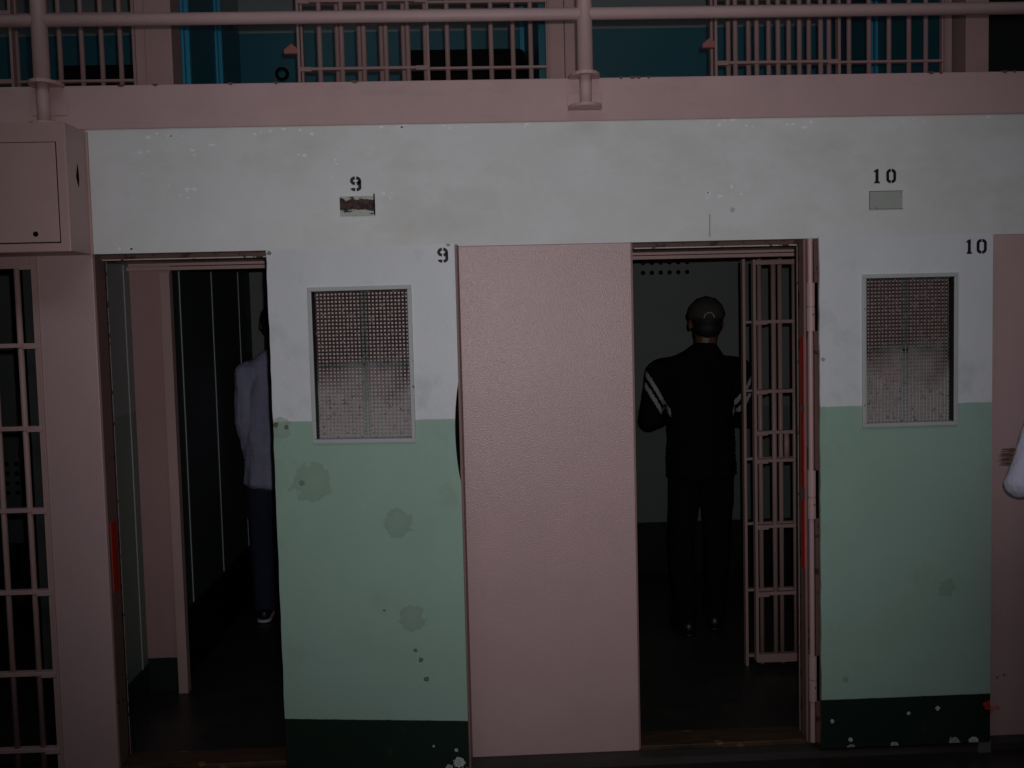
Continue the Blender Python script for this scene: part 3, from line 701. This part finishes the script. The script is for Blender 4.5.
        for k in range(n): b2.faces.new((v0[k], v0[k + 1], v1[k + 1], v1[k]))
        pk = obj('peak', b2, mats['cap'], cp, local=True, smooth=True); pk.modifiers.new('t', 'SOLIDIFY').thickness = .004
        b2 = bmesh.new()
        for k in range(9):
            a = PI * k / 8; a2 = PI * (k + 1) / 8
            if k < 8: tube(b2, (hx - .012 + .028 * math.cos(a), hy - .011 - .110 * HK + .006 * abs(math.cos(a)), hz + .036 + .030 * math.sin(a)), (hx - .012 + .028 * math.cos(a2), hy - .011 - .110 * HK + .006 * abs(math.cos(a2)), hz + .036 + .030 * math.sin(a2)), .0028, 8)
        obj('strap_opening', b2, M['stripe'], cp, local=True)
    # top: shirt
    ez = kit['hem']
    b2 = bmesh.new(); fat = kit.get('fat', 1.0)
    chain(b2, [(mid + Vector((0, -.005, .005)), (.13 * K * fat, .085 * K * fat, .055)), (mid.lerp(hipc, .25), (.175 * K * fat, .120 * K * fat, .07)), (mid.lerp(hipc, .75), (.172 * K * fat, .122 * K * fat, .07)), (Vector((hipc.x, hipc.y, ez + .05)), (.178 * K * fat, .125 * K * fat, .06))])
    tz = kit.get('trap', .055)
    chain(b2, [(mid + Vector((hx * .6, -.01, tz + .015)), (.072, .070, .03)), (mid + Vector((0, -.01, tz * .55)), (.150, .088, .045)), (mid + Vector((0, 0, .01)), (.17, .085, .05))])
    for a in arms:
        s, e, w = Vector(a[0]), Vector(a[1]), Vector(a[2]); r = kit.get('sleeve', .062)
        chain(b2, [(mid + (s - mid) * .4 + Vector((0, 0, .01)), .080), (s + Vector((0, 0, -.005)), r * 1.10), (s.lerp(e, .5), r * .98), (e, r * .95)])
        chain(b2, [(e, r * .95), (e.lerp(w, .45), r * .82), (e.lerp(w, .93), r * .62)])
    def cls(c):
        if not kit.get('stripes'): return 0
        for a in arms:
            s, e = Vector(a[0]), Vector(a[1]); d = (e - s)
            out = Vector((1 if s.x > mid.x else -1, 0, 0))
            t = (c - s).dot(d) / d.length_squared; rel = (c - s) - d * t
            lat = rel.dot(out)
            if abs(c.x - mid.x) < abs(s.x - mid.x) - .055: continue
            u = t + lat * 4.2
            for k in range(2):
                if .33 + .20 * k < u < .44 + .20 * k and -.2 < t < .85 and rel.length < .13: return 1
        return 0
    skin('shirt', b2, [mats['shirt'], M['stripe']], body, .0065, 5, kit.get('wr', .006), cls)
    # trousers and shoes
    b2 = bmesh.new()
    chain(b2, [(hipc + Vector((0, 0, .06)), (.158 * K * SL, .110 * K * SL, .06)), (hipc + Vector((0, 0, -.03)), (.168 * K * SL, .118 * K * SL, .08))])
    for i, f in enumerate(feet):
        s = (-1, 1)[i]; h = hipc + Vector((s * .085 * SL, 0, -.06)); kn = Vector(f[0]); an = Vector(f[1])
        chain(b2, [(h, .100 * SL), (kn, .078), (an + Vector((0, 0, .0)), .066)])
        b3 = bmesh.new(); fd = Vector((f[2][0], f[2][1], 0)); base = Vector((an.x, an.y, 0))
        chain(b3, [(base + fd * -.05 + Vector((0, 0, .05)), (.042, .042, .042)), (base + fd * .08 + Vector((0, 0, .048)), (.048, .048, .038)), (base + fd * .17 + Vector((0, 0, .038)), (.040, .040, .028))])
        sh_ = skin('shoe', b3, mats['shoe'], body, .007, 4)
        b3 = bmesh.new(); chain(b3, [(base + fd * -.05 + Vector((0, 0, .013)), (.046, .046, .013)), (base + fd * .08 + Vector((0, 0, .013)), (.052, .052, .013)), (base + fd * .175 + Vector((0, 0, .013)), (.042, .042, .013))])
        skin('sole', b3, M['sole'] if kit.get('whitesole') else mats['shoe'], sh_, .006, 2)
    skin('trousers', b2, mats['pants'], body, .009, 5, .005)
    return body

# the person in black inside cell 10, seen from behind
person((1.245, 1.50, 0), 0, 'person in black jersey with striped sleeves and cap, back turned, standing inside doorway 10', 1.86,
    (.055, .02, 1.735),
    [((-.215, 0, 1.485), (-.265, .03, 1.215), (-.13, .27, 1.20), (.6, .6, 0), (0, 0, 1), 1, .9), ((.235, 0, 1.485), (.29, .03, 1.215), (.16, .27, 1.20), (-.6, .6, 0), (0, 0, 1), -1, .9)],
    (.02, 0, .98), [((-.10, .02, .52), (-.085, 0, .085), (-.15, .98)), ((.11, .02, .52), (.10, .09, .085), (.2, .98))],
    dict(skin=M['skin'], cap=M['cap'], shirt=M['jersey'], pants=M['bpants'], shoe=M['shoe']), dict(cap=True, hem=.86, fat=1.10, sleeve=.068, stripes=True, head=1.13, trap=.115))
# the person in the pale shirt inside cell 9, half hidden by the door
person((-1.235, 2.05, 0), 0, 'person in pale blue white shirt and jeans, half hidden behind door 9', 1.90,
    (.055, .02, 1.79),
    [((-.125, 0, 1.505), (-.135, -.03, 1.22), (-.115, .05, .95), (0, .15, -1), (1, 0, 0), 1, .4), ((.195, 0, 1.505), (.205, -.03, 1.22), (.190, .05, .95), (0, .15, -1), (-1, 0, 0), -1, .4)],
    (0, 0, 1.0), [((-.075, .02, .54), (-.07, 0, .085), (-.1, .99)), ((.10, .02, .54), (.105, 0, .085), (.1, .99))],
    dict(skin=M['skin'], shirt=M['shirt'], pants=M['jeans'], shoe=M['shoe']), dict(hem=.80, fat=.90, sleeve=.068, wr=.010, whitesole=True, trap=.11, slim=.84))
# the person leaning on the wall at the right edge, arms folded
person((2.276, -.50, -.03), PI, 'person in white long sleeves, arms folded, standing right of door 10', 1.80,
    (.0, .03, 1.68),
    [((-.185, 0, 1.465), (-.30, .05, 1.18), (.300, .0, 1.285), (.98, -.18, -.03), (0, 1, 0), 1, .08, .50), ((.205, 0, 1.46), (.322, .02, 1.19), (-.05, .20, 1.23), (-1, .05, .15), (0, 1, 0), -1, .7)],
    (0, 0, .97), [((-.10, .03, .50), (-.12, .02, .085), (-.2, .98)), ((.10, .03, .50), (.12, .02, .085), (.2, .98))],
    dict(skin=M['skin'], shirt=M['sleeve'], pants=M['greypants'], shoe=M['shoe']), dict(hem=.88, sleeve=.062, wr=.005, vox=.0045, sm=3))

# ------------------------------------------------------------------ block interior behind the photographer
struct('wall_far', M['pinkslab'], (-5, 5, -7.1, -7, -.13, 7), loc=(0, -7, 0), label='pale wall across the corridor', cat='wall')
struct('ceiling', M['steelroof'], (-5, 5, -7, 1.1, 7, 7.1), loc=(0, 0, 7), label='high ceiling of the cell block')

# ------------------------------------------------------------------ camera and light
cam = bpy.data.cameras.new('camera'); co = bpy.data.objects.new('camera', cam); C.objects.link(co)
p, y, r = .06453302, .03885116, -.02487317
fwd = Vector((math.sin(y) * math.cos(p), math.cos(y) * math.cos(p), -math.sin(p))); right = Vector((math.cos(y), -math.sin(y), 0)); up = right.cross(fwd)
r2 = right * math.cos(r) + up * math.sin(r); u2 = -right * math.sin(r) + up * math.cos(r)
mw = Matrix((r2, u2, -fwd)).transposed().to_4x4(); mw.translation = (0, -4, 1.79)
co.matrix_world = mw
cam.sensor_width = 36; cam.lens = 1000 / 1024 * 36; cam.clip_start = .05
bpy.context.scene.camera = co

def lamp(name, ty, loc, target, energy, col=(1, 1, 1), **kw):
    l = bpy.data.lights.new(name, ty); l.energy = energy; l.color = col
    for k, v in kw.items(): setattr(l, k, v)
    o = bpy.data.objects.new(name, l); C.objects.link(o); o.location = loc
    o.rotation_euler = (Vector(target) - Vector(loc)).to_track_quat('-Z', 'Y').to_euler()
    return o
# the photographer's flash beside the lens, aimed a little high and left of the view's middle
lamp('camera_flash', 'SPOT', (.045, -4.0, 1.85), (.29, 0, 2.0), 138, (1, .985, 1.0), spot_size=math.radians(78), spot_blend=1.0, shadow_soft_size=.012)
# weak skylight high in the block
lamp('skylight', 'AREA', (0, -4.5, 6.9), (0, -3.5, 0), 60, (.86, .93, 1.0), shape='RECTANGLE', size=7, size_y=3)

w = bpy.data.worlds.new('world'); bpy.context.scene.world = w; w.use_nodes = True
w.node_tree.nodes['Background'].inputs[0].default_value = (.6, .7, .8, 1); w.node_tree.nodes['Background'].inputs[1].default_value = .004
vs = bpy.context.scene.view_settings
vs.view_transform = 'Standard'; vs.look = 'None'; vs.exposure = 0; vs.gamma = 1; vs.use_curve_mapping = False
